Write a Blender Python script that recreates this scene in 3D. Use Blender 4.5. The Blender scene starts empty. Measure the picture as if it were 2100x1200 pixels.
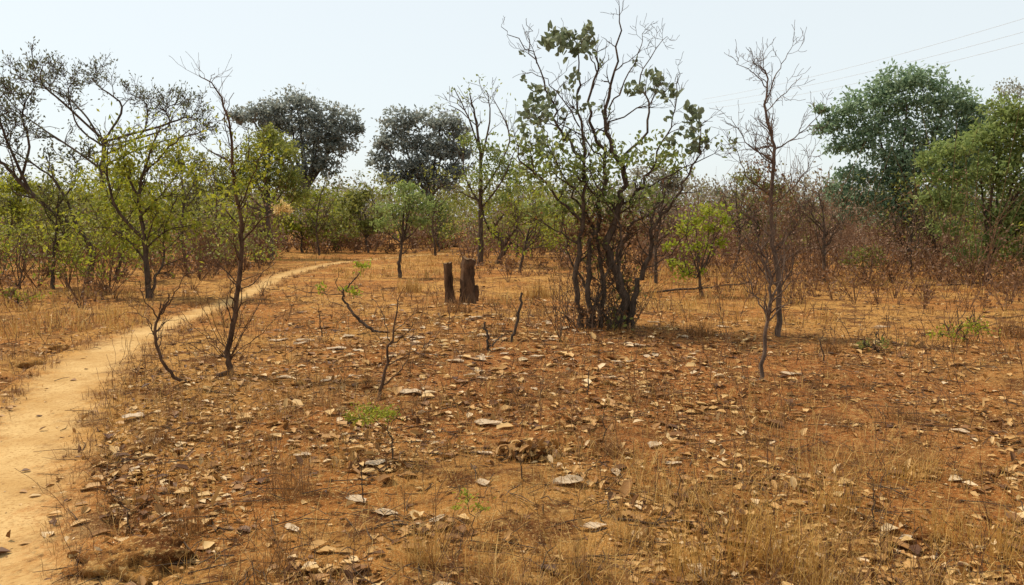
import bpy, math, random
import numpy as np
from mathutils import Vector, Matrix
rng = np.random.default_rng(11); random.seed(11)
S = bpy.context.scene; C = S.collection
S.view_settings.view_transform = 'Standard'
try: S.view_settings.look = 'None'
except Exception: pass
# ---------------------------------------------------------------- camera maths
F = 1648.0; CZ = 1.65; PIT = math.atan(150/F)
cp, sp_ = math.cos(PIT), math.sin(PIT)
def ray(px, py):
    u = (px-1050)/F; v = (600-py)/F
    return Vector((u, cp+v*sp_, -sp_+v*cp))
def P(px, py, D):
    d = ray(px, py); return Vector((0, 0, CZ)) + d*(D/d.y)
def G(px, py):
    d = ray(px, py); z = 0.0
    for _ in range(4):
        t = (z-CZ)/d.z; x, y = d.x*t, d.y*t
        z = float(h(np.array([x]), np.array([y]))[0])
    return Vector((x, y, z))
def basepy(D): return 450+CZ*F/D
# ---------------------------------------------------------------- noise / ground height
def _hash(i, j, s):
    n = (i.astype(np.int64)*374761393 + j.astype(np.int64)*668265263 + s*974634777) & 0x7fffffff
    n = ((n ^ (n >> 13))*1274126177) & 0x7fffffff
    return ((n ^ (n >> 16)) & 0xffff)/65535.0
def vn(x, y, s=0):
    i = np.floor(x); j = np.floor(y); fx = x-i; fy = y-j
    fx = fx*fx*(3-2*fx); fy = fy*fy*(3-2*fy)
    a = _hash(i, j, s); b = _hash(i+1, j, s); c = _hash(i, j+1, s); d = _hash(i+1, j+1, s)
    return (a*(1-fx)+b*fx)*(1-fy)+(c*(1-fx)+d*fx)*fy
PE = [(1500,-600,170),(1300,-480,158),(1200,-370,150),(1100,-290,142),(1000,-200,146),(900,-75,165),(830,5,195),(780,60,232),(740,115,268),(700,200,326),(670,272,360),
      (640,366,432),(610,465,517),(585,515,564),(565,545,607),(548,592,682),(538,645,757),(530,720,852),(523,800,907),(518,880,962)]
cl_, hw_ = [], []
for (py, l, r) in PE:
    a = ray(l, py); b = ray(r, py); a = a*(-CZ/a.z); b = b*(-CZ/b.z)
    cl_.append(((a.x+b.x)/2, a.y)); hw_.append((b.x-a.x)/2)
cl_ = np.array(cl_); hw_ = np.array(hw_)
tg = np.gradient(cl_, axis=0); tg /= np.linalg.norm(tg, axis=1)[:, None]
hw_ = np.clip(hw_*np.abs(tg[:, 1]), .22, .66); hw_[-9:] = np.minimum(hw_[-9:], np.linspace(.38, .28, 9))
def dens(a, n):
    t = np.linspace(0, len(a)-1, n); i = np.minimum(t.astype(int), len(a)-2); f = t-i
    p0 = a[np.maximum(i-1, 0)]; p1 = a[i]; p2 = a[i+1]; p3 = a[np.minimum(i+2, len(a)-1)]
    if a.ndim > 1: f = f[:, None]
    return .5*((2*p1)+(-p0+p2)*f+(2*p0-5*p1+4*p2-p3)*f**2+(-p0+3*p1-3*p2+p3)*f**3)
PC = dens(cl_, 240); PH = dens(hw_, 240)
def pathd(x, y):
    x = np.asarray(x, float); y = np.asarray(y, float); out = np.full(x.shape, 9.0)
    m = np.where((y > .5) & (y < 55) & (x < 3) & (x > -12))[0]
    for k in range(0, len(m), 20000):
        q = m[k:k+20000]
        d = np.sqrt((x[q, None]-PC[None, :, 0])**2+(y[q, None]-PC[None, :, 1])**2)/PH[None, :]
        out[q] = d.min(1)
    return out
def pmask(d): return np.clip((2.1-d)/.7, 0, 1)
def h(x, y, pd=None):
    x = np.asarray(x, float); y = np.asarray(y, float)
    r = np.sqrt(x*x+y*y)
    if pd is None: pd = pathd(x, y)
    m = pmask(pd)
    lo = .14*(vn(x*.22, y*.22, 1)-.5)*np.exp(-r/60)
    hi = (.075*(vn(x*1.3, y*1.3, 2)-.5)+.06*(vn(x*3.4, y*3.4, 3)-.5)+.03*(vn(x*8, y*8, 5)-.5))*np.exp(-r/22)
    return lo+hi*(1-m)-.03*m
# ---------------------------------------------------------------- mesh builder
class MB:
    def __init__(s): s.v = []; s.f = []; s.n = 0
    def add(s, v, f):
        s.v.append(np.asarray(v, float)); s.f.append(np.asarray(f, int)+s.n); s.n += len(v)
    def tube(s, pts, rad, n=6, rough=0.0, cap=False):
        p = np.array([tuple(q) for q in pts], float); r = np.array(rad, float)
        t = np.gradient(p, axis=0); t /= np.linalg.norm(t, axis=1)[:, None]+1e-9
        ref = np.array([.35, .9, .12])
        if abs((t@ref).mean()) > .9: ref = np.array([.9, -.2, .3])
        a = np.cross(t, ref); a /= np.linalg.norm(a, axis=1)[:, None]+1e-9
        b = np.cross(t, a)
        th = np.arange(n)*2*math.pi/n
        rr = np.repeat(r[:, None], n, 1)
        if rough: rr = rr*(1+rough*(rng.random(rr.shape)-.5))
        v = p[:, None, :]+rr[:, :, None]*(np.cos(th)[None, :, None]*a[:, None, :]+np.sin(th)[None, :, None]*b[:, None, :])
        m = len(p); i = np.arange(m-1)[:, None]*n; j = np.arange(n)[None, :]; k = (j+1) % n
        f = np.stack([i+j, i+k, i+n+k, i+n+j], -1).reshape(-1, 4)
        s.add(v.reshape(-1, 3), f)
    def leaves(s, c, L, W, up=.4, ax=None, fold=.25, simple=False):
        c = np.asarray(c, float); N = len(c)
        if N == 0: return
        L = np.broadcast_to(np.asarray(L, float), (N,))[:, None]; W = np.broadcast_to(np.asarray(W, float), (N,))[:, None]
        a = rng.normal(size=(N, 3))
        if up > 3: a[:, 2] *= .15
        if ax is not None: a = a+np.asarray(ax)
        a /= np.linalg.norm(a, axis=1)[:, None]
        nn = rng.normal(size=(N, 3))+np.array([0, 0, up*3])
        q = np.cross(a, nn); q /= np.linalg.norm(q, axis=1)[:, None]+1e-9
        nn = np.cross(q, a)
        if simple:
            v = np.stack([c, c+a*L*.5-q*W*.5, c+a*L, c+a*L*.5+q*W*.5], 1)
            f = np.arange(N)[:, None]*4+np.array([[0, 1, 2, 3]])
        else:
            z = nn*W*fold; j = 1+.5*(rng.random((4, N, 1))-.5)*(1.3 if up > 3 else .3)
            v = np.stack([c, c+a*L*.35*j[0]-q*W*.5*j[3]+z*j[1], c+a*L*.75*j[1]-q*W*.4*j[2]+z*.6, c+a*L-nn*L*.08, c+a*L*.75*j[3]+q*W*.4*j[0]+z*.6, c+a*L*.35*j[2]+q*W*.5*j[1]+z*j[3]], 1)
            o = np.arange(N)[:, None]*6
            f = np.stack([o+np.array([[0, 1, 2, 3]]), o+np.array([[0, 3, 4, 5]])], 1)
        s.add(v.reshape(-1, 3), f.reshape(-1, 4))
    def blades(s, b, H, W, lean):
        N = len(b); th = rng.random(N)*6.283; dr = np.stack([np.cos(th), np.sin(th), 0*th], 1)
        sd = np.stack([-np.sin(th), np.cos(th), 0*th], 1); tw = rng.normal(size=(N, 3))*.5; tw[:, 2] = 0
        sd = sd+tw; sd /= np.linalg.norm(sd, axis=1)[:, None]+1e-9
        H = np.asarray(H)[:, None]; W = np.broadcast_to(np.asarray(W, float), (N,))[:, None]; ln = (np.abs(rng.normal(size=N))*lean)[:, None]
        up = np.array([[0, 0, 1.]])
        m = b+up*H*.55+dr*H*ln*.35; t = b+up*H*(1-.25*ln)+dr*H*ln
        v = np.stack([b-sd*W, b+sd*W, m-sd*W*.8, m+sd*W*.8, t-sd*W*.2, t+sd*W*.2], 1)
        o = np.arange(N)[:, None]*6
        f = np.stack([o+np.array([[0, 1, 3, 2]]), o+np.array([[2, 3, 5, 4]])], 1)
        s.add(v.reshape(-1, 3), f.reshape(-1, 4))
    def build(s, name, mat, parent=None, origin=None, smooth=False):
        v = np.concatenate(s.v) if s.v else np.zeros((0, 3)); f = np.concatenate(s.f) if s.f else np.zeros((0, 4), int)
        if parent is not None: o0 = np.array(parent.matrix_basis.translation)
        else: o0 = np.array(origin if origin is not None else (0, 0, 0))
        me = bpy.data.meshes.new(name)
        me.vertices.add(len(v)); me.vertices.foreach_set('co', (v-o0).astype(np.float32).ravel())
        me.loops.add(len(f)*4); me.loops.foreach_set('vertex_index', f.astype(np.int32).ravel())
        me.polygons.add(len(f)); me.polygons.foreach_set('loop_start', (np.arange(len(f))*4).astype(np.int32))
        me.polygons.foreach_set('loop_total', np.full(len(f), 4, np.int32))
        if smooth: me.polygons.foreach_set('use_smooth', np.ones(len(f), bool))
        me.update(calc_edges=True); me.validate()
        me.materials.append(mat)
        o = bpy.data.objects.new(name, me); C.objects.link(o)
        if parent is not None: o.parent = parent
        else: o.location = o0
        return o
def tag(o, label=None, cat=None, group=None, kind=None):
    if label: o['label'] = label
    if cat: o['category'] = cat
    if group: o['group'] = group
    if kind: o['kind'] = kind
    return o
def thing(name, label, cat, loc, group=None):
    o = bpy.data.objects.new(name, None); C.objects.link(o); o.location = loc; o.empty_display_size = .1
    return tag(o, label, cat, group)
# ---------------------------------------------------------------- materials
def newmat(name):
    m = bpy.data.materials.new(name); m.use_nodes = True; nt = m.node_tree; nt.nodes.clear()
    out = nt.nodes.new('ShaderNodeOutputMaterial'); return m, nt, out
def ramp(nt, cols, pos=None):
    r = nt.nodes.new('ShaderNodeValToRGB'); e = r.color_ramp.elements
    while len(e) < len(cols): e.new(.5)
    for i, c in enumerate(cols):
        e[i].position = pos[i] if pos else i/(len(cols)-1); e[i].color = (*c, 1)
    return r
def noise(nt, vec, scale, detail=4, rough=.6):
    n = nt.nodes.new('ShaderNodeTexNoise'); n.inputs['Scale'].default_value = scale
    n.inputs['Detail'].default_value = detail; n.inputs['Roughness'].default_value = rough
    nt.links.new(vec, n.inputs['Vector']); return n
def mix(nt, fac, a, b, mode='MIX'):
    m = nt.nodes.new('ShaderNodeMix'); m.data_type = 'RGBA'; m.blend_type = mode
    for val, sock in ((fac, m.inputs[0]), (a, m.inputs[6]), (b, m.inputs[7])):
        if isinstance(val, (int, float)): sock.default_value = val
        elif isinstance(val, tuple): sock.default_value = (*val, 1)
        else: nt.links.new(val, sock)
    return m.outputs[2]
def leafmat(name, cols, trans=.35, pos=None, mottle=None):
    m, nt, out = newmat(name)
    g = nt.nodes.new('ShaderNodeNewGeometry'); r = ramp(nt, cols, pos); nt.links.new(g.outputs['Random Per Island'], r.inputs[0])
    col = r.outputs[0]
    if mottle:
        nz = noise(nt, g.outputs['Position'], 45, 5, .7); col = mix(nt, ramp_out(nt, nz.outputs[0], .46, .66), col, mottle)
    p = nt.nodes.new('ShaderNodeBsdfPrincipled'); p.inputs['Roughness'].default_value = .6; p.inputs['Specular IOR Level'].default_value = .25
    nt.links.new(col, p.inputs['Base Color'])
    if trans > 0:
        t = nt.nodes.new('ShaderNodeBsdfTranslucent'); nt.links.new(col, t.inputs['Color'])
        mx = nt.nodes.new('ShaderNodeMixShader'); mx.inputs[0].default_value = trans
        nt.links.new(p.outputs[0], mx.inputs[1]); nt.links.new(t.outputs[0], mx.inputs[2]); nt.links.new(mx.outputs[0], out.inputs[0])
    else: nt.links.new(p.outputs[0], out.inputs[0])
    return m
def barkmat(name, c1, c2, scale=14):
    m, nt, out = newmat(name)
    tc = nt.nodes.new('ShaderNodeTexCoord'); mp = nt.nodes.new('ShaderNodeMapping'); mp.inputs['Scale'].default_value = (1, 1, .3)
    nt.links.new(tc.outputs['Object'], mp.inputs[0])
    n = noise(nt, mp.outputs[0], scale, 6, .7); r = ramp(nt, [c1, c2], [.35, .68]); nt.links.new(n.outputs[0], r.inputs[0])
    p = nt.nodes.new('ShaderNodeBsdfPrincipled'); p.inputs['Roughness'].default_value = .9; p.inputs['Specular IOR Level'].default_value = .1
    nt.links.new(r.outputs[0], p.inputs['Base Color'])
    b = nt.nodes.new('ShaderNodeBump'); b.inputs['Strength'].default_value = .9; b.inputs['Distance'].default_value = .04
    nt.links.new(n.outputs[0], b.inputs['Height']); nt.links.new(b.outputs[0], p.inputs['Normal']); nt.links.new(p.outputs[0], out.inputs[0])
    return m
def ramp_out(nt, sock, a, b):
    m = nt.nodes.new('ShaderNodeMapRange'); m.interpolation_type = 'SMOOTHSTEP'
    m.inputs[1].default_value = a; m.inputs[2].default_value = b
    if a > b:
        m.inputs[1].default_value = b; m.inputs[2].default_value = a; m.inputs[3].default_value = 1; m.inputs[4].default_value = 0
    nt.links.new(sock, m.inputs[0]); return m.outputs[0]
def soilcolor(nt):
    g = nt.nodes.new('ShaderNodeNewGeometry'); pos = g.outputs['Position']
    n1 = noise(nt, pos, .35, 4, .55); n2 = noise(nt, pos, 1.9, 6, .68); n3 = noise(nt, pos, 13, 6, .72); n4 = noise(nt, pos, 60, 3, .6)
    c = mix(nt, ramp_out(nt, n1.outputs[0], .42, .58), (.39, .150, .037), (.50, .25, .068))
    # the redder bare soil of the middle of the clearing
    vd = nt.nodes.new('ShaderNodeVectorMath'); vd.operation = 'DISTANCE'; nt.links.new(pos, vd.inputs[0]); vd.inputs[1].default_value = (1.6, 8.6, 0)
    sm = nt.nodes.new('ShaderNodeMath'); sm.operation = 'MULTIPLY_ADD'; sm.inputs[1].default_value = 6; nt.links.new(n2.outputs[0], sm.inputs[0]); nt.links.new(vd.outputs['Value'], sm.inputs[2])
    c = mix(nt, ramp_out(nt, sm.outputs[0], 8.2, 4.6), c, (.32, .115, .032))
    c = mix(nt, ramp_out(nt, n2.outputs[0], .46, .62), c, (.155, .058, .018))
    c = mix(nt, ramp_out(nt, n3.outputs[0], .52, .68), c, (.55, .315, .108))
    c = mix(nt, ramp_out(nt, n3.outputs[0], .475, .36), c, (.075, .030, .010))
    c = mix(nt, ramp_out(nt, n4.outputs[0], .55, .70), c, (.58, .37, .15))
    return c, pos, n2, n3, n4
def soilmat(name, path=False):
    m, nt, out = newmat(name); c, pos, n2, n3, n4 = soilcolor(nt)
    ad = nt.nodes.new('ShaderNodeMath'); ad.operation = 'ADD'; nt.links.new(n3.outputs[0], ad.inputs[0]); nt.links.new(n2.outputs[0], ad.inputs[1])
    b = nt.nodes.new('ShaderNodeBump'); b.inputs['Strength'].default_value = 1.0; b.inputs['Distance'].default_value = .10
    nt.links.new(ad.outputs[0], b.inputs['Height'])
    if path:
        at = nt.nodes.new('ShaderNodeAttribute'); at.attribute_name = 'edge'
        ne = noise(nt, pos, 3.2, 7, .8)
        s = nt.nodes.new('ShaderNodeMath'); s.operation = 'MULTIPLY_ADD'; s.inputs[1].default_value = 3.2; nt.links.new(ne.outputs[0], s.inputs[0]); nt.links.new(at.outputs['Fac'], s.inputs[2])
        fac = ramp_out(nt, s.outputs[0], 3.15, 1.8)
        np_ = noise(nt, pos, 1.3, 6, .7); nf = noise(nt, pos, 40, 4, .7)
        pc = mix(nt, ramp_out(nt, np_.outputs[0], .35, .65), (.51, .335, .145), (.39, .23, .085))
        pc = mix(nt, ramp_out(nt, nf.outputs[0], .50, .68), pc, (.29, .155, .055))
        c = mix(nt, fac, c, pc)
        st = nt.nodes.new('ShaderNodeMapRange'); st.inputs[3].default_value = .9; st.inputs[4].default_value = .35
        nt.links.new(fac, st.inputs[0]); nt.links.new(st.outputs[0], b.inputs['Strength'])
    p = nt.nodes.new('ShaderNodeBsdfPrincipled'); p.inputs['Roughness'].default_value = .95; p.inputs['Specular IOR Level'].default_value = .05
    nt.links.new(c, p.inputs['Base Color']); nt.links.new(b.outputs[0], p.inputs['Normal']); nt.links.new(p.outputs[0], out.inputs[0])
    return m
M = {}
M['soil'] = soilmat('dry_soil'); M['path'] = soilmat('sandy_path', True)
M['bark'] = barkmat('dark_bark', (.032, .023, .016), (.14, .097, .068))
M['redbark'] = barkmat('reddish_bark', (.040, .022, .013), (.17, .10, .06))
M['greybark'] = barkmat('grey_bark', (.06, .040, .029), (.19, .125, .088))
M['farbark'] = barkmat('hazed_far_bark', (.06, .048, .038), (.14, .105, .08), 5)  # bark for distant trees, paled to carry aerial haze in its colour
M['brownbark'] = barkmat('brown_twig', (.09, .045, .025), (.21, .115, .065))
M['stump'] = barkmat('stump_bark', (.028, .016, .010), (.16, .088, .048), 9)
M['cut'] = barkmat('cut_wood', (.10, .055, .028), (.24, .15, .08), 20)
M['main_leaf'] = leafmat('large_grey_green_leaf', [(.10, .13, .065), (.17, .205, .11), (.23, .26, .16), (.12, .15, .08)], .44)
M['light_leaf'] = leafmat('light_green_leaf', [(.18, .23, .05), (.25, .31, .08), (.33, .35, .125), (.14, .19, .045)], .52)
M['yg'] = leafmat('yellow_green_leaf', [(.17, .21, .018), (.29, .31, .028), (.38, .36, .04), (.13, .16, .018)], .5)
M['bright'] = leafmat('bright_yellow_green_leaf', [(.18, .24, .016), (.30, .35, .026), (.39, .38, .04), (.14, .175, .016)], .5)
M['olive'] = leafmat('olive_leaf', [(.13, .145, .03), (.21, .22, .045), (.28, .265, .06), (.11, .12, .03)], .46)
M['olive2'] = leafmat('soft_olive_leaf', [(.20, .225, .042), (.28, .30, .062), (.33, .325, .08)], .48)
M['dark'] = leafmat('hazed_evergreen_leaf', [(.19, .215, .195), (.24, .27, .24), (.29, .31, .27), (.30, .29, .24)], .5)  # skyline evergreens: bluish distance haze is painted into the leaf colour
M['tip'] = leafmat('dark_tip_leaf', [(.085, .095, .055), (.125, .135, .075), (.18, .18, .10)], .38)
M['teal'] = leafmat('blue_green_leaf', [(.16, .25, .145), (.225, .32, .19), (.29, .37, .225), (.15, .22, .115)], .5)
M['green'] = leafmat('mid_green_leaf', [(.15, .215, .06), (.22, .28, .08), (.29, .335, .105), (.17, .215, .065)], .5)
M['pale'] = leafmat('pale_hazy_leaf', [(.24, .27, .20), (.31, .32, .25), (.28, .26, .21)], .3)  # leaf colour whitened to stand in for haze in the air
M['brownleaf'] = leafmat('dead_brown_leaf', [(.11, .05, .021), (.21, .10, .04), (.30, .155, .068), (.09, .05, .025)], .35)
M['greyleaf'] = leafmat('hazed_grey_brown_leaf', [(.21, .20, .145), (.27, .245, .18), (.24, .25, .15)], .4)  # dull grey brown foliage, with far woodland haze mixed into the colour
M['thicket'] = leafmat('mauve_brown_leaf', [(.16, .09, .055), (.24, .145, .09), (.30, .19, .12), (.13, .08, .05)], .38)
M['flower'] = leafmat('orange_yellow_leaf', [(.66, .48, .15), (.78, .60, .28), (.72, .53, .22)], .5)
M['litter'] = leafmat('leaf_litter', [(.08, .032, .012), (.19, .085, .026), (.33, .165, .048), (.45, .255, .085), (.54, .35, .145), (.62, .46, .28)], .12, [0, .20, .44, .71, .91, 1])
M['paleleaf'] = leafmat('pale_dry_leaf', [(.40, .26, .135), (.47, .33, .19), (.54, .41, .27), (.60, .49, .35)], .2, None, (.33, .20, .095))
M['straw'] = leafmat('dry_straw', [(.22, .10, .03), (.40, .21, .055), (.52, .31, .085), (.60, .40, .14)], .3)
M['strawgold'] = leafmat('golden_straw', [(.34, .16, .035), (.50, .28, .065), (.60, .39, .12)], .35)
M['strawdark'] = leafmat('brown_straw', [(.12, .055, .02), (.24, .115, .038), (.37, .195, .062)], .25)
M['clod'] = soilmat('clod_soil')
mw, ntw, ow = newmat('grey_wire'); pw = ntw.nodes.new('ShaderNodeBsdfPrincipled'); pw.inputs['Base Color'].default_value = (.5, .51, .52, 1); pw.inputs['Roughness'].default_value = .6; ntw.links.new(pw.outputs[0], ow.inputs[0]); M['wire'] = mw
# ---------------------------------------------------------------- growth helpers
def rv(): return Vector((random.gauss(0, 1), random.gauss(0, 1), random.gauss(0, 1)))
DEF = dict(wig=.34, up=.08, kids=3, spread=.75, ratio=.62, rmin=.003)
def grow(mb, p, d, L, r, lev, tips, o):
    n = 4; pts = [p]; rr = [r]; ds = [d]
    for i in range(n):
        d = (d+rv()*o['wig']*.6+Vector((0, 0, o['up']))).normalized(); p = p+d*(L/n)
        pts.append(p); rr.append(max(r*(1-.55*(i+1)/n), o['rmin'])); ds.append(d)
    mb.tube(pts, rr, 4 if r < .02 else 6)
    if lev <= 0:
        tips.append((p, d)); return
    for j in range(o['kids']):
        i = random.randint(1, n); q = ds[i].cross(rv()).normalized(); a = o['spread']*random.uniform(.6, 1.25)
        grow(mb, pts[i], (ds[i]*math.cos(a)+q*math.sin(a)).normalized(), L*o['ratio']*random.uniform(.7, 1.15), max(rr[i]*.7, o['rmin']), lev-1, tips, o)
    grow(mb, p, d, L*.7, rr[-1], lev-1, tips, o)
class Tree:
    def __init__(s, name, label, cat, base, group=None, bark='bark', opts=None):
        s.b = G(*base) if len(base) == 2 else P(base[0], basepy(base[2]), base[2])
        if len(base) == 3:
            s.b.z = float(h([s.b.x], [s.b.y])[0])
        s.D = s.b.y; s.root = thing(name, label, cat, s.b, group); s.bark = M[bark]; s.tips = []; s.known = []
        s.o = dict(DEF); s.o.update(opts or {}); s.px = s.D/F
    def limb(s, part, pts, r0, r1, n=0, L=.5, lev=1, t0=.3, dy=None, jit=None, ground=False, up=.5, mat=None, tips=None):
        tips = s.tips if tips is None else tips
        if jit is None: jit = s.o.get('jit', .7)
        mb = MB(); pl = len(pts); d0 = 0
        if s.known:
            k = min(s.known, key=lambda q: (q[0]-pts[0][0])**2+(q[1]-pts[0][1])**2); d0 = k[2]
        if dy is None: dy = random.uniform(-.5, .5)*math.hypot(pts[-1][0]-pts[0][0], pts[-1][1]-pts[0][1])*s.px
        if ground: d0 = 0
        a = np.array([(p[0], p[1], p[2] if len(p) > 2 else d0+dy*(i/(pl-1))) for i, p in enumerate(pts)], float)
        q = dens(a, (pl-1)*5+1); q[1:-1, :2] += rng.normal(size=(len(q)-2, 2))*jit*min(8, 40/ max(s.D, 5))*.6
        s.known += [tuple(x) for x in q]
        p3 = [P(x[0], x[1], s.D+x[2]) for x in q]
        rr = list(np.linspace(r0, r1, len(q))**1.0)
        dirs = [(p3[min(i+1, len(p3)-1)]-p3[max(i-1, 0)]).normalized() for i in range(len(p3))]
        if ground:
            g = p3[0].copy(); g.z -= .12; p3 = [g]+p3; rr = [r0*1.3]+rr; dirs = [dirs[0]]+dirs
        mb.tube(p3, rr, 8 if r0 > .03 else 5, .2)
        for _ in range(n):
            fr = t0+(1-t0)*random.random()
            i = min(len(p3)-1, int(fr*len(p3)))
            d = dirs[i].cross(rv()).normalized()+dirs[i]*.5+Vector((0, 0, up)); d.normalize()
            grow(mb, p3[i], d, L*random.uniform(.6, 1.2)*(1.15-.6*fr), max(min(rr[i]*.55, .011 if s.D < 15 else .045), s.o['rmin']), lev, tips, s.o)
        tips.append((p3[-1], dirs[-1]))
        return mb.build(part, mat or s.bark, s.root, smooth=True)
    def tipleaves(s, mb, per, sig, L, W, frac=1.0, up=.4, ax=None, tips=None, sel=None, simple=False):
        t = [x for x in (tips or s.tips) if random.random() < frac and (sel is None or sel(x[0]))]
        if not t: return
        c = np.array([tuple(x[0]) for x in t]); d = np.array([tuple(x[1]) for x in t])
        c = np.repeat(c, per, 0)+rng.normal(size=(len(t)*per, 3))*sig; d = np.repeat(d, per, 0)
        if ax is not None: d = d+np.array(ax)
        N = len(c); mb.leaves(c, L*rng.uniform(.6, 1.2, N), W*rng.uniform(.6, 1.2, N), up, d*1.2, simple=simple)
    def lobes(s, mb, lob, dn, L, W, per=28, sig=.24, simple=True, up=.5, ax=None):
        for lb in lob:
            px, py, rx, ry = lb[:4]; dd = lb[4] if len(lb) > 4 else 0
            c = np.array(P(px, py, s.D+dd)); R = np.array([rx, rx*.9, ry])*s.px
            k = max(3, int(dn*(rx*ry)**.75/60)); u = rng.normal(size=(k, 3)); u /= np.linalg.norm(u, axis=1)[:, None]
            cc = c+u*R*(rng.random(k)**.42*rng.uniform(.75, 1.22, k))[:, None]
            sg = np.repeat(rng.uniform(.5, 1.4, k), per)[:, None]
            q = np.repeat(cc, per, 0)+rng.normal(size=(k*per, 3))*np.array([1, 1, .6])*(R.mean()*sig)*sg
            N = len(q); mb.leaves(q, L*rng.uniform(.6, 1.25, N), W*rng.uniform(.6, 1.25, N), up, ax, simple=simple)
    def crown(s, mb, mat, name='crown'): return mb.build(name, M[mat], s.root)
def t_far(b): return (len(b) == 3 and b[2] > 25) or (len(b) == 2 and b[1] < 560)
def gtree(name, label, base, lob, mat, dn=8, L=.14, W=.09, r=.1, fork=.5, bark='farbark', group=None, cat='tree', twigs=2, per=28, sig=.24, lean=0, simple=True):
    t = Tree(name, label, cat, base, group, bark, dict(rmin=.008 if t_far(base) else .005))
    bx, by = base[0], (base[1] if len(base) == 2 else basepy(base[2]))
    lx = sum(l[0] for l in lob)/len(lob); ly = sum(l[1] for l in lob)/len(lob)
    low = max(l[1] for l in lob); low = min(low, by-40*(by-ly)/150)
    fx = bx+(lx-bx)*.5+lean; fy = by+(low-by)*fork
    t.limb('trunk', [(bx, by), (bx+(fx-bx)*.4+random.uniform(-4, 4), by+(fy-by)*.5), (fx, fy), (lx, ly+(low-ly)*.3)], r, r*.45, 2, .3, 0, .5, dy=0, ground=True)
    for l in sorted(lob, key=lambda q: -q[2]*q[3])[:9]:
        sx, sy = fx+(lx-fx)*.25, fy+(ly-fy)*.15
        dd = random.uniform(-.5, .5)*l[2]*t.px
        t.limb('branch', [(sx, sy), ((sx+l[0])/2+random.uniform(-6, 6), (sy+l[1])/2+6), (l[0], l[1])], r*.42, r*.12, twigs, l[2]*t.px*1.1, 1, .5, dy=dd)
    mb = MB(); t.lobes(mb, lob, dn, L, W, per, sig, simple); t.crown(mb, mat)
    return t
def auto(px, top, bot, w, k):
    out = []
    for i in range(k):
        y = top+(bot-top)*(.12+.8*random.random()); sh = 1-abs((y-top)/(bot-top)-.45)*.9
        out.append((px+random.uniform(-.5, .5)*w*sh, y, w*random.uniform(.14, .26), (bot-top)*random.uniform(.08, .16)))
    return out
# ================================================================ setting
Rr = np.concatenate([[.02], np.exp(np.linspace(math.log(.6), math.log(3000), 560))])
th = np.concatenate([np.linspace(math.radians(48), math.radians(132), 420, endpoint=False), np.linspace(math.radians(132), math.radians(408), 120, endpoint=False)])
nr, nt_ = len(Rr), len(th)
X = (Rr[:, None]*np.cos(th)[None, :]).ravel(); Y = (Rr[:, None]*np.sin(th)[None, :]).ravel()
pd_ = pathd(X, Y); Z = h(X, Y, pd_)-.03*pmask(pd_)
i = np.arange(nr-1)[:, None]*nt_; j = np.arange(nt_)[None, :]; k = (j+1) % nt_
gm = MB(); gm.add(np.stack([X, Y, Z], 1), np.stack([i+j, i+nt_+j, i+nt_+k, i+k], -1).reshape(-1, 4))
tag(gm.build('ground', M['soil'], smooth=True), kind='structure')
npc = 15; tt = np.gradient(PC, axis=0); tt /= np.linalg.norm(tt, axis=1)[:, None]; nn = np.stack([-tt[:, 1], tt[:, 0]], 1)
ss = np.linspace(-1.5, 1.5, npc)
xx = PC[:, None, 0]+nn[:, None, 0]*ss[None, :]*PH[:, None]; yy = PC[:, None, 1]+nn[:, None, 1]*ss[None, :]*PH[:, None]
zz = h(xx.ravel(), yy.ravel()).reshape(xx.shape)+.006+.02*(np.abs(ss)[None, :]**2-.5)*.6; zz[:, 0] -= .06; zz[:, -1] -= .06
pm = MB(); i = np.arange(len(PC)-1)[:, None]*npc; j = np.arange(npc-1)[None, :]
pm.add(np.stack([xx, yy, zz], -1).reshape(-1, 3), np.stack([i+j+1, i+j, i+npc+j, i+npc+j+1], -1).reshape(-1, 4))
po = pm.build('path', M['path'], smooth=True); tag(po, kind='structure')
at = po.data.attributes.new('edge', 'FLOAT', 'POINT'); at.data.foreach_set('value', np.tile(np.abs(ss), len(PC)).astype(np.float32))
# ================================================================ scattered ground cover (stuff)
def scatter(N, r0, r1, ang=40, dens_fn=None, keep_path=.04, edge=.6):
    r = np.exp(rng.uniform(math.log(r0), math.log(r1), N)); a = np.radians(90+rng.uniform(-ang, ang, N))
    x = r*np.cos(a); y = r*np.sin(a); d = pathd(x, y)
    w = np.where(d < .65+edge*rng.random(N), keep_path, 1.0)
    if dens_fn is not None: w = w*dens_fn(x, y)
    m = rng.random(N) < w; x, y, d = x[m], y[m], d[m]
    return np.stack([x, y, h(x, y, d)], 1)
def patch(x, y): return np.clip((vn(x*.7+9, y*.7, 21)*.6+vn(x*2.2, y*2.2, 22)*.65-.34)*2.2, .04, 1)
c = scatter(52000, 2.6, 32, 40, patch); N = len(c)
sz = np.exp(rng.normal(math.log(.034), .6, N)).clip(.010, .13); c[:, 2] += sz*.06+.003
lm = MB(); lm.leaves(c, sz, sz*.58, 3.2, None, .22)
c = scatter(2400, 6.0, 17, 22, lambda x, y: np.exp(-((x-.3)/3.2)**2-((y-11.)/4.4)**2)); sz = rng.uniform(.05, .15, len(c)); c[:, 2] += .015
lm.leaves(c, sz, sz*.6, 3.2, None, .22)
c = scatter(4800, 2.6, 14, 40, patch); sz = rng.uniform(.03, .09, len(c)); c[:, 2] += .01
lm.leaves(c, sz, sz*.5, .9, None, .5)
tag(lm.build('leaf_litter', M['litter']), 'scattered tan and brown dead leaves covering the red earth', 'leaf litter', kind='stuff')
tm = MB()
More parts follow.
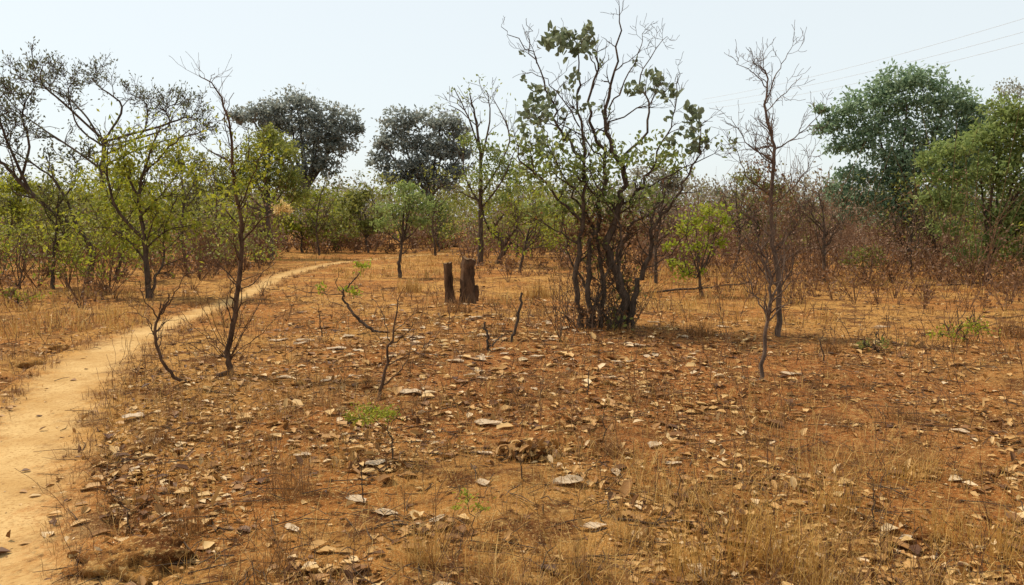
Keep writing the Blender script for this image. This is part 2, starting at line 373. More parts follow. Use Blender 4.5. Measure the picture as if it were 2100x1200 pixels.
for q in scatter(2200, 2.8, 20, 40, None, .05):
    a = random.uniform(0, 6.28); Lq = random.uniform(.06, .35); d = Vector((math.cos(a), math.sin(a), random.uniform(-.02, .15))); p = Vector(q)+Vector((0, 0, .012)); r_ = random.uniform(.0015, .004)*max(1, q[1]/7)
    m1 = p+d*Lq*.5+rv()*.012; tm.tube([p, m1, p+d*Lq], [r_, r_*.9, r_*.5], 4)
tag(tm.build('twig_litter', M['bark']), 'small dark dead twigs lying scattered on the soil', 'twigs', kind='stuff')
wm = MB()
for q in scatter(1300, 2.9, 18, 38, lambda x, y: np.clip(patch(x, y)+.25, 0, 1), 0):
    Hq = random.uniform(.08, .40)*(1+.04*q[1]); p = Vector(q); p.z -= .01; d = Vector((random.gauss(0, .25), random.gauss(0, .25), 1)).normalized()
    grow(wm, p, d, Hq*.65, .0021*max(1, q[1]/5), 1, [], dict(DEF, rmin=.0011*max(1, q[1]/5), kids=2, spread=.5))
tag(wm.build('dry_weeds', M['brownbark']), 'thin branching dead weed stems standing up from the soil', 'weeds', kind='stuff')
g3 = np.array([(a, b, c_) for a in (-1, 0, 1) for b in (-1, 0, 1) for c_ in (-1, 0, 1) if (a, b, c_) != (0, 0, 0)], float)
idx = {tuple(int(q) for q in v): n for n, v in enumerate(g3)}
gf = []
for ax in range(3):
    for sgn in (-1, 1):
        o1, o2 = [(1, 2), (2, 0), (0, 1)][ax]
        for u in (-1, 0):
            for v in (-1, 0):
                q = []
                for (du, dv) in ((0, 0), (1, 0), (1, 1), (0, 1)):
                    w = [0, 0, 0]; w[ax] = sgn; w[o1] = u+du; w[o2] = v+dv; q.append(idx[tuple(w)])
                gf.append(q if sgn > 0 else q[::-1])
gf = np.array(gf); g3 = g3/np.linalg.norm(g3, axis=1)[:, None]
def lumps(mb, c, s, flat=.45):
    N = len(c); sc = s[:, None, None]*(np.array([1, 1, flat])[None, None, :])*rng.uniform(.6, 1.3, (N, 1, 3))
    v = g3[None]*sc*(1+.5*(rng.random((N, 26, 1))-.5)); a = rng.random(N)*6.28; ca, sa = np.cos(a)[:, None], np.sin(a)[:, None]
    v = np.stack([v[..., 0]*ca-v[..., 1]*sa, v[..., 0]*sa+v[..., 1]*ca, v[..., 2]], -1)+c[:, None, :]
    mb.add(v.reshape(-1, 3), (gf[None]+np.arange(N)[:, None, None]*26).reshape(-1, 4))
c = scatter(5000, 2.6, 14, 40, patch, .02); cm = MB(); lumps(cm, c, np.exp(rng.normal(math.log(.013), .5, len(c))).clip(.005, .04))
tag(cm.build('soil_crumbs', M['clod'], smooth=True), 'small loose lumps of dry red soil strewn over the ground', 'soil', kind='stuff')
gr = MB()
def gd(x, y): return np.clip(vn(x*.45+3, y*.45, 31)*1.0+vn(x*1.8, y*1.8, 32)*.7-.62, 0.01, 1)*1.3
def tufts(mb, c, nb, hgt, w, lean, sig):
    n = len(c); b = np.repeat(c, nb, 0)+np.concatenate([rng.normal(size=(n*nb, 2))*sig, np.zeros((n*nb, 1))], 1)
    H = hgt*np.repeat(rng.uniform(.5, 1.2, n), nb)*rng.uniform(.35, 1.1, n*nb)
    ww = w*np.clip(np.repeat(np.linalg.norm(c[:, :2], axis=1), nb)/6, .8, 4)
    mb.blades(b, H, ww, lean)
tufts(gr, scatter(3400, 2.6, 14, 40, gd, 0), 9, .14, .0015, .8, .04)
tufts(gr, scatter(4600, 13, 36, 40, lambda x, y: np.clip((vn(x*.3, y*.3, 33)+.6*vn(x*1.1, y*1.1, 34)-.72)*3, .02, 1), 0, .9), 9, .26, .002, .6, .12)
tufts(gr, scatter(1900, 2.6, 6., 40, lambda x, y: np.clip((x-.0)/1.0, 0.12, 1)*np.clip(vn(x*1.3, y*1.3, 35)*2.4-.6, .1, 1), 0), 12, .24, .0016, .7, .06)
# single long wispy stalks in the near ground
c = scatter(900, 2.6, 7, 40, lambda x, y: np.clip(.3+x*.5, .2, 1), 0); tufts(gr, c, 2, .36, .0014, .45, .03)
tag(gr.build('dry_grass', M['straw']), 'thin dry straw coloured grass growing across the clearing', 'grass', kind='stuff')
g2 = MB()
tufts(g2, scatter(3600, 2.7, 32, 40, gd, 0), 11, .17, .0017, .9, .05)
kk_ = rng.integers(20, 225, 620); sg_ = rng.choice([-1, 1], 620)*rng.uniform(.8, 1.5, 620)
ex = PC[kk_, 0]+nn[kk_, 0]*sg_*PH[kk_]; ey = PC[kk_, 1]+nn[kk_, 1]*sg_*PH[kk_]
tufts(g2, np.stack([ex, ey, h(ex, ey)-.01], 1), 9, .13, .0017, .9, .05)
tag(g2.build('withered_grass', M['strawdark']), 'withered brown grass stubble between the fallen leaves', 'grass', kind='stuff')
# undergrowth and scrub under the trees
def bushmass(mb, cs, H, W, ncl, per, L, low=.05):
    n = len(cs); c = np.repeat(cs, ncl, 0); Hh = np.repeat(H, ncl); Ww = np.repeat(W, ncl)
    z = low+(1-low)*rng.random(n*ncl)**.8; wid = np.sqrt(np.clip(1-((z-.5)/.62)**2, .1, 1)); a = rng.random(n*ncl)*6.28; rr = rng.random(n*ncl)**.5
    c = c+np.stack([np.cos(a)*rr*wid*Ww, np.sin(a)*rr*wid*Ww, z*Hh], 1)
    s_ = np.repeat(Ww*.17, per)[:, None]; q = np.repeat(c, per, 0)+rng.normal(size=(len(c)*per, 3))*s_*np.array([1, 1, .7])
    N = len(q); l = L*rng.uniform(.6, 1.3, N)*np.clip(np.linalg.norm(q[:, :2], axis=1)/36, .6, 2); mb.leaves(q, l, l*.55, .4, simple=True)
def wedge(N, r0, r1, a0, a1, fn=None):
    r = np.sqrt(rng.uniform(r0*r0, r1*r1, N)); a = np.radians(rng.uniform(a0, a1, N)); x = r*np.sin(a); y = r*np.cos(a); d = pathd(x, y)
    m = (d > 4) & ~((x/y > -.30) & (x/y < -.07) & (y < 37.5))      # the open strip in front of the far bend of the path
    if fn is not None: m &= rng.random(N) < fn(x, y)
    x, y, d = x[m], y[m], d[m]; return np.stack([x, y, h(x, y, d)], 1)
def stems(mb, c, H, n, r):
    for q, hh in zip(c, H):
        for _ in range(n):
            d = Vector((random.gauss(0, .35), random.gauss(0, .35), 1)).normalized(); p = Vector(q); p.z -= .05
            m1 = p+(d+rv()*.12)*hh*.5; t1 = p+(d+rv()*.2)*hh; mb.tube([p, m1, t1], [r, r*.8, r*.4], 3)
ug = MB(); tw = MB()
pn = lambda x, y: np.clip(vn(x*.3, y*.3, 42)*1.8-.35, .05, 1)
cn = lambda x, y: np.clip(vn(x*.13+5, y*.13, 43)*2.6-.75, .05, 1)
c = wedge(900, 21, 52, -42, 42, lambda x, y: np.clip(vn(x*.15, y*.15, 41)*1.6-.2, .1, 1)); H = rng.uniform(.4, 1.35, len(c)); bushmass(ug, c, H, H*.75, 7, 11, .13); stems(tw, c, H*1.2, 6, .009)
c = wedge(210, 16.5, 26, 8, 42, pn); H = rng.uniform(.25, .8, len(c)); bushmass(ug, c, H, H*.8, 5, 8, .13); stems(tw, c, H*1.3, 7, .006)
c = wedge(150, 15, 26, -42, -20, pn); H = rng.uniform(.25, .8, len(c)); bushmass(ug, c, H, H*.8, 5, 8, .13); stems(tw, c, H*1.3, 7, .006)
c = wedge(90, 18, 28, -20, 8, pn); H = rng.uniform(.2, .7, len(c)); bushmass(ug, c, H, H*.8, 5, 7, .13); stems(tw, c, H*1.3, 7, .006)
tag(ug.build('undergrowth', M['brownleaf']), 'low reddish brown dead undergrowth filling the woodland floor behind the clearing', 'undergrowth', kind='stuff')
th_ = MB(); c = wedge(230, 22, 52, 9, 40); H = rng.uniform(.9, 2.8, len(c)); bushmass(th_, c, H, H*.6, 12, 11, .13); stems(tw, c, H*1.25, 11, .010)
c = wedge(220, 26, 56, -40, 12); H = rng.uniform(.9, 2.8, len(c)); bushmass(th_, c, H, H*.55, 9, 11, .13); stems(tw, c, H*1.3, 11, .010)
tag(th_.build('thicket', M['thicket']), 'tangled mauve brown dry thicket under the trees, thickest at the right', 'thicket', kind='stuff')
sc = MB(); c = wedge(320, 28, 58, -42, 6, cn); H = rng.uniform(1.2, 4.6, len(c)); bushmass(sc, c, H, H*.5, 22, 12, .16, .25); c2 = wedge(80, 30, 62, 4, 22, cn); H2 = rng.uniform(1.2, 3.4, len(c2)); bushmass(sc, c2, H2, H2*.5, 18, 12, .16, .2)
c2 = wedge(30, 24, 40, 26, 40); H2 = rng.uniform(1.4, 3.4, len(c2)); bushmass(sc, c2, H2, H2*.55, 22, 14, .15, .1)
c2 = wedge(26, 20, 30, -42, -14); H2 = rng.uniform(1.0, 2.6, len(c2)); bushmass(sc, c2, H2, H2*.5, 18, 12, .15, .25); stems(tw, c2, H2, 6, .011)
tag(sc.build('green_scrub', M['olive']), 'tangled olive green scrub closing the view under the far trees', 'scrub', kind='stuff')
s2 = MB(); c = wedge(170, 27, 56, -42, 5, lambda x, y: cn(x+31, y)); H = rng.uniform(1.0, 3.8, len(c)); bushmass(s2, c, H, H*.5, 20, 12, .155, .25); c2 = wedge(16, 24, 40, 29, 42); H2 = rng.uniform(1.0, 2.4, len(c2)); bushmass(s2, c2, H2, H2*.6, 18, 14, .15, .15)
c2 = wedge(16, 19, 28, -42, -18); H2 = rng.uniform(.9, 2.2, len(c2)); bushmass(s2, c2, H2, H2*.5, 16, 12, .15, .25); stems(tw, c2, H2, 6, .011)
tag(s2.build('yellow_scrub', M['yg']), 'yellow green scrub among the darker far bushes', 'scrub', kind='stuff')
tag(tw.build('brushwood', M['brownbark']), 'bare brown brushwood stems standing under the far trees', 'brushwood', kind='stuff')
fw = MB(); c = wedge(750, 64, 150, -45, 45); H = 2.2+3.9*vn(c[:, 0]*.06, c[:, 1]*.06, 51)+rng.random(len(c))*1.2; bushmass(fw, c, H, H*.65, 14, 12, .18, .0)
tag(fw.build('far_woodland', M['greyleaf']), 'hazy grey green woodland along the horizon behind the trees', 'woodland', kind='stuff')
# ================================================================ main trees
t = Tree('multi_stem_tree', 'tallest central tree with many dark stems, big grey green leaves and bare top twigs', 'tree', (1235, 672), None, 'bark', dict(rmin=.0026, kids=3, spread=.78, wig=.46, jit=1.7))
t.limb('stem', [(1265,668),(1283,610),(1246,520),(1266,430),(1275,340),(1238,250),(1264,120),(1270,12)], .08, .005, 26, .42, 1, .3, dy=.1, ground=True)
t.limb('stem', [(1190,655),(1181,560),(1193,450),(1197,330),(1186,200),(1185,95)], .048, .007, 22, .4, 1, .25, dy=-.15, ground=True)
t.limb('stem', [(1216,660),(1205,540),(1230,430),(1240,330),(1206,230),(1227,130),(1215,100)], .045, .007, 22, .4, 1, .25, dy=.3, ground=True)
t.limb('stem', [(1284,662),(1312,580),(1336,510),(1342,462),(1385,400),(1425,330),(1445,250)], .045, .005, 18, .4, 1, .2, dy=-.3, ground=True)
t.limb('stem', [(1232,670),(1236,560),(1214,470),(1180,400),(1130,350)], .038, .01, 16, .4, 1, .15, dy=.4, ground=True)
t.limb('stem', [(1298,665),(1266,560),(1294,470),(1350,420),(1385,330)], .036, .008, 16, .4, 1, .15, dy=.5, ground=True)
t.limb('stem', [(1205,665),(1244,570),(1272,480),(1232,400),(1180,300)], .028, .006, 14, .38, 1, .15, dy=-.3, ground=True)
t.limb('stem', [(1250,668),(1203,590),(1162,510),(1150,420)], .022, .006, 12, .36, 1, .2, dy=.2, ground=True)
for pts, r0, n in [([(1262,430),(1310,390),(1342,330),(1382,240),(1390,140)], .028, 15), ([(1275,340),(1332,250),(1312,160),(1368,75)], .024, 13),
                ([(1197,330),(1150,270),(1130,200),(1090,110),(1028,55)], .024, 12), ([(1100,130),(1085,80),(1080,38)], .009, 3), ([(1190,450),(1120,380),(1072,330),(1052,262)], .024, 14),
                ([(1300,395),(1400,345),(1500,312)], .015, 10), ([(1188,260),(1130,170),(1070,145)], .011, 6), ([(1250,220),(1300,130),(1325,60)], .013, 8),
                ([(1245,260),(1350,200),(1400,150)], .013, 9), ([(1225,150),(1200,100),(1165,80)], .011, 5), ([(1262,430),(1200,380),(1150,340),(1100,310)], .018, 14), ([(1190,500),(1120,460),(1085,440)], .014, 10), ([(1310,560),(1370,520),(1420,460)], .012, 8), ([(1240,330),(1180,270),(1100,240)], .015, 9), ([(1200,420),(1140,330),(1110,250)], .013, 9)]:
    t.limb('branch', pts, r0, .0035, n, .34, 1, .2)
mb = MB()
big = [(1120,90),(1150,72),(1165,85),(1205,65),(1198,85),(1180,112),(1125,75),(1140,100),(1215,95),(1095,190),(1112,185),(1080,215),(1115,225),(1100,250),(1075,250),(1125,235),(1330,160),(1350,165),(1290,185),(1310,185),
       (1380,190),(1412,222),(1432,265),(1402,275),(1425,235),(1355,200),(1170,165),(1090,275),(1115,285),(1440,300),(1410,310),(1375,300),(1345,180),(1420,290),(1130,205),(1085,235),(1170,75),(1190,100),(1415,250),(1100,210),(1200,110),(1160,100)]
for (px, py) in big:
    cpt = np.array(P(px, py, t.D+random.uniform(-.5, .5))); n = random.randint(8, 13)
    q = cpt+rng.normal(size=(n, 3))*.05
    mb.leaves(q, rng.uniform(.08, .145, n), rng.uniform(.06, .10, n), .2, (0, 0, .9), .2)
t.tipleaves(mb, 4, .03, .09, .06, .08, .2, (0, 0, .8), sel=lambda p: 2.5 < p.z < 4.0)
t.crown(mb, 'main_leaf')
mb = MB(); t.lobes(mb, [(1110,320,60,45,.3),(1160,340,60,45,-.4),(1230,330,60,40,.2),(1290,325,60,36,-.3),(1190,390,70,35,.4),(1350,300,50,30,0),(1100,360,50,34,0),(1250,395,60,28,0),(1370,330,50,25,.3),(1140,430,60,22,.3),(1330,400,60,25,.3),(1130,290,50,30,.2),(1085,300,36,30,.1)], 3.2, .08, .047, 9, .24, False, .3, (0, 0, -.5))
t.tipleaves(mb, 3, .06, .08, .047, .26, .3, (0, 0, -.5), sel=lambda p: 1.7 < p.z < 2.9)
t.crown(mb, 'light_leaf', 'lower_foliage')
mb = MB(); t.lobes(mb, [(1240,490,70,50,.5),(1205,560,35,60,.5),(1265,590,50,60,.4),(1200,470,60,30,.2),(1290,480,60,40,.3),(1240,645,60,22,.1),(1320,540,30,40,.4),(1190,640,40,22,-.1),(1240,450,70,24,.3)], 4.8, .06, .032, 9, .3, False, .2, (0, 0, -.6))
t.tipleaves(mb, 3, .05, .06, .032, .35, .3, (0, 0, -.5), sel=lambda p: p.z < 1.8)
t.crown(mb, 'brownleaf', 'dead_foliage')
mb = MB(); t.lobes(mb, [(1240,520,60,60,.4),(1270,610,35,50,.3),(1130,440,60,20,0),(1200,440,70,25,.2),(1290,430,50,25,0),(1250,660,50,10,-.2)], 2.2, .075, .045, 8, .3, False, .2)
t.crown(mb, 'olive', 'inner_foliage')
mb = MB()
for _ in range(56):
    a = random.uniform(0, 6.28); p = t.b+Vector((math.cos(a)*random.uniform(.1, .55)-.05, math.sin(a)*.3, -.03)); grow(mb, p, Vector((math.cos(a)*.4, math.sin(a)*.35, 1)).normalized(), random.uniform(.3, .85), .007, 1, [], t.o)
mb.build('basal_shoots', M['bark'], t.root)
# --- slender tree
t = Tree('slender_tree', 'tall slender nearly leafless tree beside the path with a bent low side stem', 'tree', (475, 768), None, 'redbark', dict(rmin=.0019, kids=2, spread=.7, wig=.40))
t.limb('trunk', [(474,768),(468,720),(486,620),(497,480),(481,380),(472,270),(447,190),(408,153)], .034, .004, 30, .34, 1, .25, dy=.2, jit=.5, ground=True)
t.limb('side_stem', [(466,764,0),(428,776,-.26),(374,783,-.52),(337,748,-.6),(319,692,-.62),(327,645,-.6),(345,618,-.55)], .023, .010, 12, .25, 1, .5, jit=.35)
for pts, r0, n in [([(493,500),(540,450),(592,428)], .011, 7), ([(497,470),(440,400),(420,340)], .010, 8), ([(490,430),(520,360),(545,300)], .009, 8), ([(480,370),(510,310),(505,260)], .007, 5), ([(472,300),(460,240),(480,190)], .006, 3), ([(447,190),(430,165),(440,150)], .005, 1), ([(327,655),(300,620),(285,575)], .008, 5), ([(330,645),(360,600),(385,560)], .008, 5), ([(320,690),(300,650),(262,640)], .006, 3), ([(488,600),(540,560),(570,520)], .007, 5), ([(488,580),(440,530),(425,490)], .007, 5)]:
    t.limb('branch', pts, r0, .003, n, .25, 1, .3)
for (x, y) in [(372,640),(395,580),(425,610),(448,585),(520,640),(562,560),(540,610),(345,690),(410,660),(505,600),(455,640),(580,640),(380,700),(430,690),(530,690)]:
    t.limb('basal_shoot', [(470+random.uniform(-8, 8), 735, 0), ((470+x)/2, (735+y)/2+random.uniform(0, 14), random.uniform(-.1, .1)), (x, y, random.uniform(-.25, .25))], .005, .002, 4, .17, 0, .3)
mb = MB(); t.lobes(mb, [(520,395,50,35,.2),(450,400,40,35,-.1),(540,330,30,30,.2),(500,350,30,40,0)], 2.4, .06, .03, 7, .35, False); t.tipleaves(mb, 3, .03, .06, .03, .2, sel=lambda p: 1.4 < p.z < 2.6)
t.crown(mb, 'yg')
mb = MB(); t.lobes(mb, [(580,427,15,10,-.1)], 30, .036, .02, 9, .42, False); t.crown(mb, 'flower', 'yellow_leaf_spray')['label'] = 'pale orange yellow leaf spray at a branch end'
# --- feathery tree
t = Tree('feathery_tree', 'yellow green feathery tree on the left side of the footpath behind the bent stem', 'tree', (305, 612), None, 'bark', dict(rmin=.005, kids=3))
t.limb('trunk', [(305,612),(300,540),(295,480),(285,400),(302,330),(330,258)], .065, .012, 14, .6, 1, .3, dy=0, ground=True)
t.limb('trunk', [(312,614),(318,570),(334,540),(338,470),(365,400)], .035, .010, 9, .6, 1, .3, dy=.3, ground=True)
for pts, r0, n in [([(296,490),(240,430),(220,350),(225,290)], .04, 11), ([(290,440),(340,390),(382,330)], .035, 11), ([(300,540),(270,500),(235,470),(190,465)], .025, 8), ([(286,410),(255,340),(262,280)], .03, 9), ([(297,510),(350,470),(420,460)], .025, 8), ([(300,350),(360,290),(400,260)], .022, 8)]:
    t.limb('branch', pts, r0, .008, n, .6, 1, .3)
mb = MB(); t.lobes(mb, [(280,300,60,30,.3),(230,340,50,35,-.4),(330,300,60,35,.2),(270,370,70,35,.4),(370,350,50,30,-.3),(350,452,60,18,0),(405,465,40,14,.2),(200,455,50,16,0),(240,420,50,25,.3),(300,420,50,25,-.3),(320,490,40,14,0),(180,380,40,25,.2),(260,500,40,12,0)], 5.4, .125, .055, 12, .3, True, .8)
t.tipleaves(mb, 3, .11, .12, .05, .65, simple=True); t.crown(mb, 'yg')
# --- the broad dark crowned trees at far left
t = Tree('leaning_tree', 'dark tree leaning left out of the frame at the left edge', 'tree', (180, 580), None, 'bark', dict(rmin=.007, kids=3, up=.06))
t.limb('trunk', [(180,580),(190,522),(160,470),(100,430),(40,372),(0,330),(-70,290)], .08, .03, 6, .8, 1, .5, dy=-.6, ground=True)
for pts, r0, n in [([(160,470),(120,380),(60,330),(10,300)], .04, 8), ([(60,390),(20,300),(-10,220),(-20,150)], .04, 10), ([(40,372),(60,300),(45,230),(70,180)], .035, 10), ([(110,435),(150,380),(160,330)], .03, 6), ([(0,330),(-30,240),(10,190)], .03, 9)]:
    t.limb('branch', pts, r0, .010, n, .6, 2, .3)
mb = MB(); t.tipleaves(mb, 3, .05, .09, .045, .7, .2, (0, 0, .5)); t.crown(mb, 'tip')
t = Tree('umbrella_tree', 'wide flat crowned dark tree with twiggy branches at far left', 'tree', (220, 526), None, 'bark', dict(rmin=.010, kids=3, up=.06))
t.limb('trunk', [(220,526),(214,450),(210,350),(216,285)], .15, .08, 3, 1, 1, .6, dy=0, ground=True)
for pts, r0, n in [([(216,290),(140,220),(85,170),(88,135)], .06, 10), ([(216,285),(250,220),(200,175),(192,155)], .055, 10), ([(216,290),(320,262),(385,240),(405,250)], .06, 10), ([(210,350),(150,305),(60,245),(0,185)], .06, 10), ([(212,320),(290,275),(300,215),(262,190)], .05, 9),
                   ([(214,300),(170,230),(120,190),(20,150)], .05, 10), ([(216,300),(340,265),(340,225),(362,212)], .045, 9), ([(210,340),(300,300),(400,275),(430,265)], .045, 9), ([(214,300),(160,260),(140,190),(150,170)], .045, 9)]:
    t.limb('branch', pts, r0, .016, n, .85, 2, .3)
mb = MB(); t.tipleaves(mb, 3, .07, .14, .065, .75, .2, (0, 0, .5), simple=True); t.crown(mb, 'tip')
# --- thin tree behind the stumps
t = Tree('thin_tree', 'thin tall tree with few pale leaves rising behind the two stumps', 'tree', (984, 546), None, 'bark', dict(rmin=.007, kids=2))
t.limb('trunk', [(984,546),(986,500),(985,430),(986,330),(976,250),(964,195)], .12, .02, 8, .8, 1, .4, dy=0, ground=True)
for pts, r0, n in [([(986,330),(1004,250),(1000,190)], .045, 5), ([(985,310),(960,240),(932,180)], .04, 5), ([(985,400),(1045,290),(1010,200)], .045, 7), ([(986,430),(1030,370),(1060,300)], .04, 6), ([(985,420),(950,350),(958,260)], .045, 6), ([(980,260),(940,225),(920,216)], .02, 2)]:
    t.limb('branch', pts, r0, .012, n, .8, 1, .3)
mb = MB(); t.lobes(mb, [(1000,300,30,30,0),(1030,335,35,35,.3),(985,360,35,30,-.3),(1045,360,30,25,0),(960,290,20,20,0),(1030,400,35,25,0)], 10, .15, .075, 12, .33, True); t.tipleaves(mb, 3, .12, .14, .07, .4, simple=True); t.crown(mb, 'light_leaf')
# --- bare tree on the right
t = Tree('bare_tree', 'tall leafless grey tree standing alone right of the central tree', 'tree', (1595, 690), None, 'greybark', dict(rmin=.0024, kids=3, spread=.8, wig=.44))
t.limb('trunk', [(1595,690),(1598,600),(1586,500),(1580,400),(1587,300),(1570,230),(1576,160),(1558,135)], .041, .006, 24, .40, 2, .25, dy=0, ground=True)
for pts, r0, n in [([(1574,200),(1600,140),(1625,95)], .010, 5), ([(1572,180),(1540,145),(1510,132)], .009, 5), ([(1586,330),(1530,290),(1500,240)], .012, 9), ([(1586,310),(1640,275),(1690,225)], .012, 9), ([(1582,400),(1530,360),(1510,300)], .013, 13), ([(1582,420),(1640,370),(1662,320)], .013, 13),
                   ([(1586,490),(1535,440),(1512,400)], .013, 16), ([(1588,510),(1635,460),(1640,400)], .013, 16), ([(1596,590),(1545,530),(1530,470)], .013, 16), ([(1597,600),(1625,540),(1622,470)], .012, 16), ([(1571,230),(1610,190),(1645,155)], .008, 5)]:
    t.limb('branch', pts, r0, .003, n, .34, 1, .2)
mb = MB(); t.lobes(mb, [(1560,400,40,50,.1),(1610,420,35,60,0),(1590,500,40,50,.2),(1570,340,40,30,.1)], 5, .045, .025, 6, .35, False); t.crown(mb, 'brownleaf', 'withered_leaves')
t = Tree('bare_sapling', 'thin bare sapling just in front of the leafless grey tree', 'sapling', (1560, 780), None, 'greybark', dict(rmin=.0022, kids=2))
t.limb('trunk', [(1560,780),(1570,690),(1581,612),(1574,545),(1552,490),(1545,430)], .024, .006, 16, .3, 1, .3, dy=.1, ground=True)
for pts, r0, n in [([(1581,612),(1605,560),(1612,470)], .012, 6), ([(1576,650),(1545,600),(1530,545)], .01, 6), ([(1578,580),(1560,520),(1580,440)], .01, 5)]:
    t.limb('branch', pts, r0, .003, n, .25, 1, .3)
# --- thin saplings at the edge of the wood
for (px, py, tpx, tpy, lab, lm_) in [(385,560,372,330,'thin twiggy sapling between the feathery tree and the slender tree','yg'), (108,592,120,400,'thin crooked sapling left of the leaning dark trunk','olive'), (448,545,440,360,'thin sapling beyond the slender tree on its left','olive'), (655,524,668,370,'thin bare sapling beyond the footpath bend','thicket'), (770,516,760,400,'thin leafy sapling left of the small fresh green tree','olive'),
                       (893,525,905,380,'thin crooked sapling just left of the thinner stump','thicket'), (1065,560,1085,400,'thin crooked sapling right of the stumps','yg'), (1345,580,1360,360,'thin twiggy sapling behind the right stem of the central tree','thicket'), (1500,560,1510,380,'thin grey sapling left of the leafless grey tree','thicket'), (1690,580,1680,400,'thin bare sapling right of the leafless grey tree','thicket'), (1870,572,1880,440,'thin bare sapling in the dry thicket under the blue green tree','thicket'), (1935,565,1925,430,'thin crooked sapling left of the right edge tree','olive'), (235,575,250,400,'thin sapling between the leaning trunk and the feathery tree','yg'), (560,530,540,390,'thin sapling beside the far bend of the footpath','yg')]:
    t = Tree('thin_sapling', lab, 'sapling', (px, py), None, 'bark', dict(rmin=.006, kids=3, spread=.7, wig=.4)); mx_ = (px+tpx)/2+random.uniform(-14, 14)
    t.limb('trunk', [(px, py), (mx_, (py*2+tpy)/3), ((mx_+tpx)/2+random.uniform(-8, 8), (py+2*tpy)/3), (tpx, tpy)], .05, .012, 12, .7, 1, .3, dy=0, ground=True)
    for _ in range(4):
        f = random.uniform(.25, .7); y0 = py+(tpy-py)*f; s_ = random.choice([-1, 1]); t.limb('branch', [(mx_, y0), (mx_+s_*random.uniform(10, 25), y0-25), (mx_+s_*random.uniform(20, 50), y0-random.uniform(40, 80))], .022, .008, 5, .5, 1, .3)
    mb = MB(); t.tipleaves(mb, 4 if lm_ != 'thicket' else 1, .1, .13, .06, .6, simple=True); t.crown(mb, lm_)
# --- crowns on the skyline and the rest
gtree('evergreen_tree', 'large dark evergreen tree with lobed crown on the skyline left of centre', (640, 0, 55), [(515,240,40,22),(560,224,36,24),(608,210,48,30),(645,240,36,26),(702,245,36,28),(728,268,20,22),(650,288,50,26),(700,302,36,20),(482,238,20,14),(600,262,48,24),(560,258,32,20),(690,275,38,22),(645,328,44,18),(605,302,34,18),(560,290,30,16),(670,345,30,16),(620,350,30,18)], 'dark', 12, .27, .15, .32, .6, per=26, sig=.22)
gtree('evergreen_tree', 'dark rounded evergreen tree on the skyline behind the thin tall tree', (905, 0, 50), [(815,252,34,26),(850,242,30,20),(905,248,44,24),(942,268,24,24),(790,300,32,28),(782,335,24,18),(850,290,48,28),(910,300,46,28),(945,318,32,26),(830,348,46,20),(880,338,48,28),(935,348,34,18),(850,370,40,16),(900,375,40,16),(800,365,24,14)], 'dark', 12, .25, .14, .28, .6, per=26, sig=.22)
gtree('domed_tree', 'soft olive green dome crowned tree behind the slender leafless tree', (555, 0, 34), [(545,295,48,28),(515,330,50,34),(578,330,42,34),(545,365,60,30),(495,365,35,22),(595,370,30,22),(550,272,26,12),(470,395,30,18),(610,400,30,18)], 'olive2', 15, .13, .065, .14, .6, per=32, sig=.24)
gtree('small_green_tree', 'small fresh green tree growing left of the two stumps', (820, 570), [(830,402,45,14),(798,428,38,12),(858,425,38,14),(820,455,45,10),(780,458,22,8),(868,455,22,8),(840,380,25,8)], 'green', 8, .13, .06, .06, .55, 'bark', per=20, sig=.34)
gtree('small_green_tree', 'bright yellow green small tree between the central tree and leafless tree', (1440, 608), [(1455,432,42,9),(1400,470,34,9),(1465,468,32,10),(1388,542,26,9),(1425,510,42,8),(1484,450,18,8),(1425,450,26,8),(1476,498,20,7),(1375,505,16,7),(1410,560,30,6)], 'bright', 8, .105, .055, .045, .6, 'bark', per=16, sig=.42)
gtree('broad_tree', 'large rounded blue green tree at the right side of the clearing', (1850, 0, 31), [(1840,165,50,24),(1895,165,45,26),(1790,205,50,28),(1860,215,60,32),(1940,210,55,40),(1735,235,44,22),(1700,262,36,18),(1800,265,60,30),(1900,275,60,36),(1975,280,40,40),(1740,300,50,18),(1830,320,70,30),(1930,330,60,36),(1760,360,46,20),(1840,375,60,28),(1730,392,36,16),(1890,410,50,30),(1685,225,20,9),(1960,390,50,34),(1790,412,46,22),(1850,435,54,26),(1930,455,50,28),(1985,340,40,40),(1880,345,50,28),(1985,230,36,30),(1975,440,40,30),(1720,415,24,10),(2020,260,40,30),(1750,440,40,12),(2010,320,40,40)], 'teal', 10, .19, .095, .2, .5, per=28, sig=.28)
gtree('spreading_tree', 'mid green spreading tree at the right edge with low hanging leaves', (2022, 578), [(1955,310,45,22),(2040,275,50,28),(2100,300,50,40),(1925,362,44,16),(2010,360,60,26),(2085,375,55,32),(1955,412,55,20),(2050,440,60,26),(2110,450,50,38),(1945,468,45,12),(2030,495,50,14),(2105,515,50,20),(2150,250,60,50),(2150,400,60,60),(1900,400,28,10),(2050,330,50,28),(2060,225,40,24),(2005,290,40,22),(2100,240,40,30),(1910,330,34,12),(1980,520,44,10)], 'green', 8.5, .15, .066, .12, .5, 'bark', per=24, sig=.34)
gtree('hazy_tree', 'pale hazy half bare tree behind the right edge tree', (2075, 0, 48), [(2060,195,30,24),(2095,185,35,20),(2030,235,30,28),(2110,240,40,30),(2050,260,40,26)], 'pale', 9, .18, .10, .14, .5, per=16, sig=.35, twigs=6)
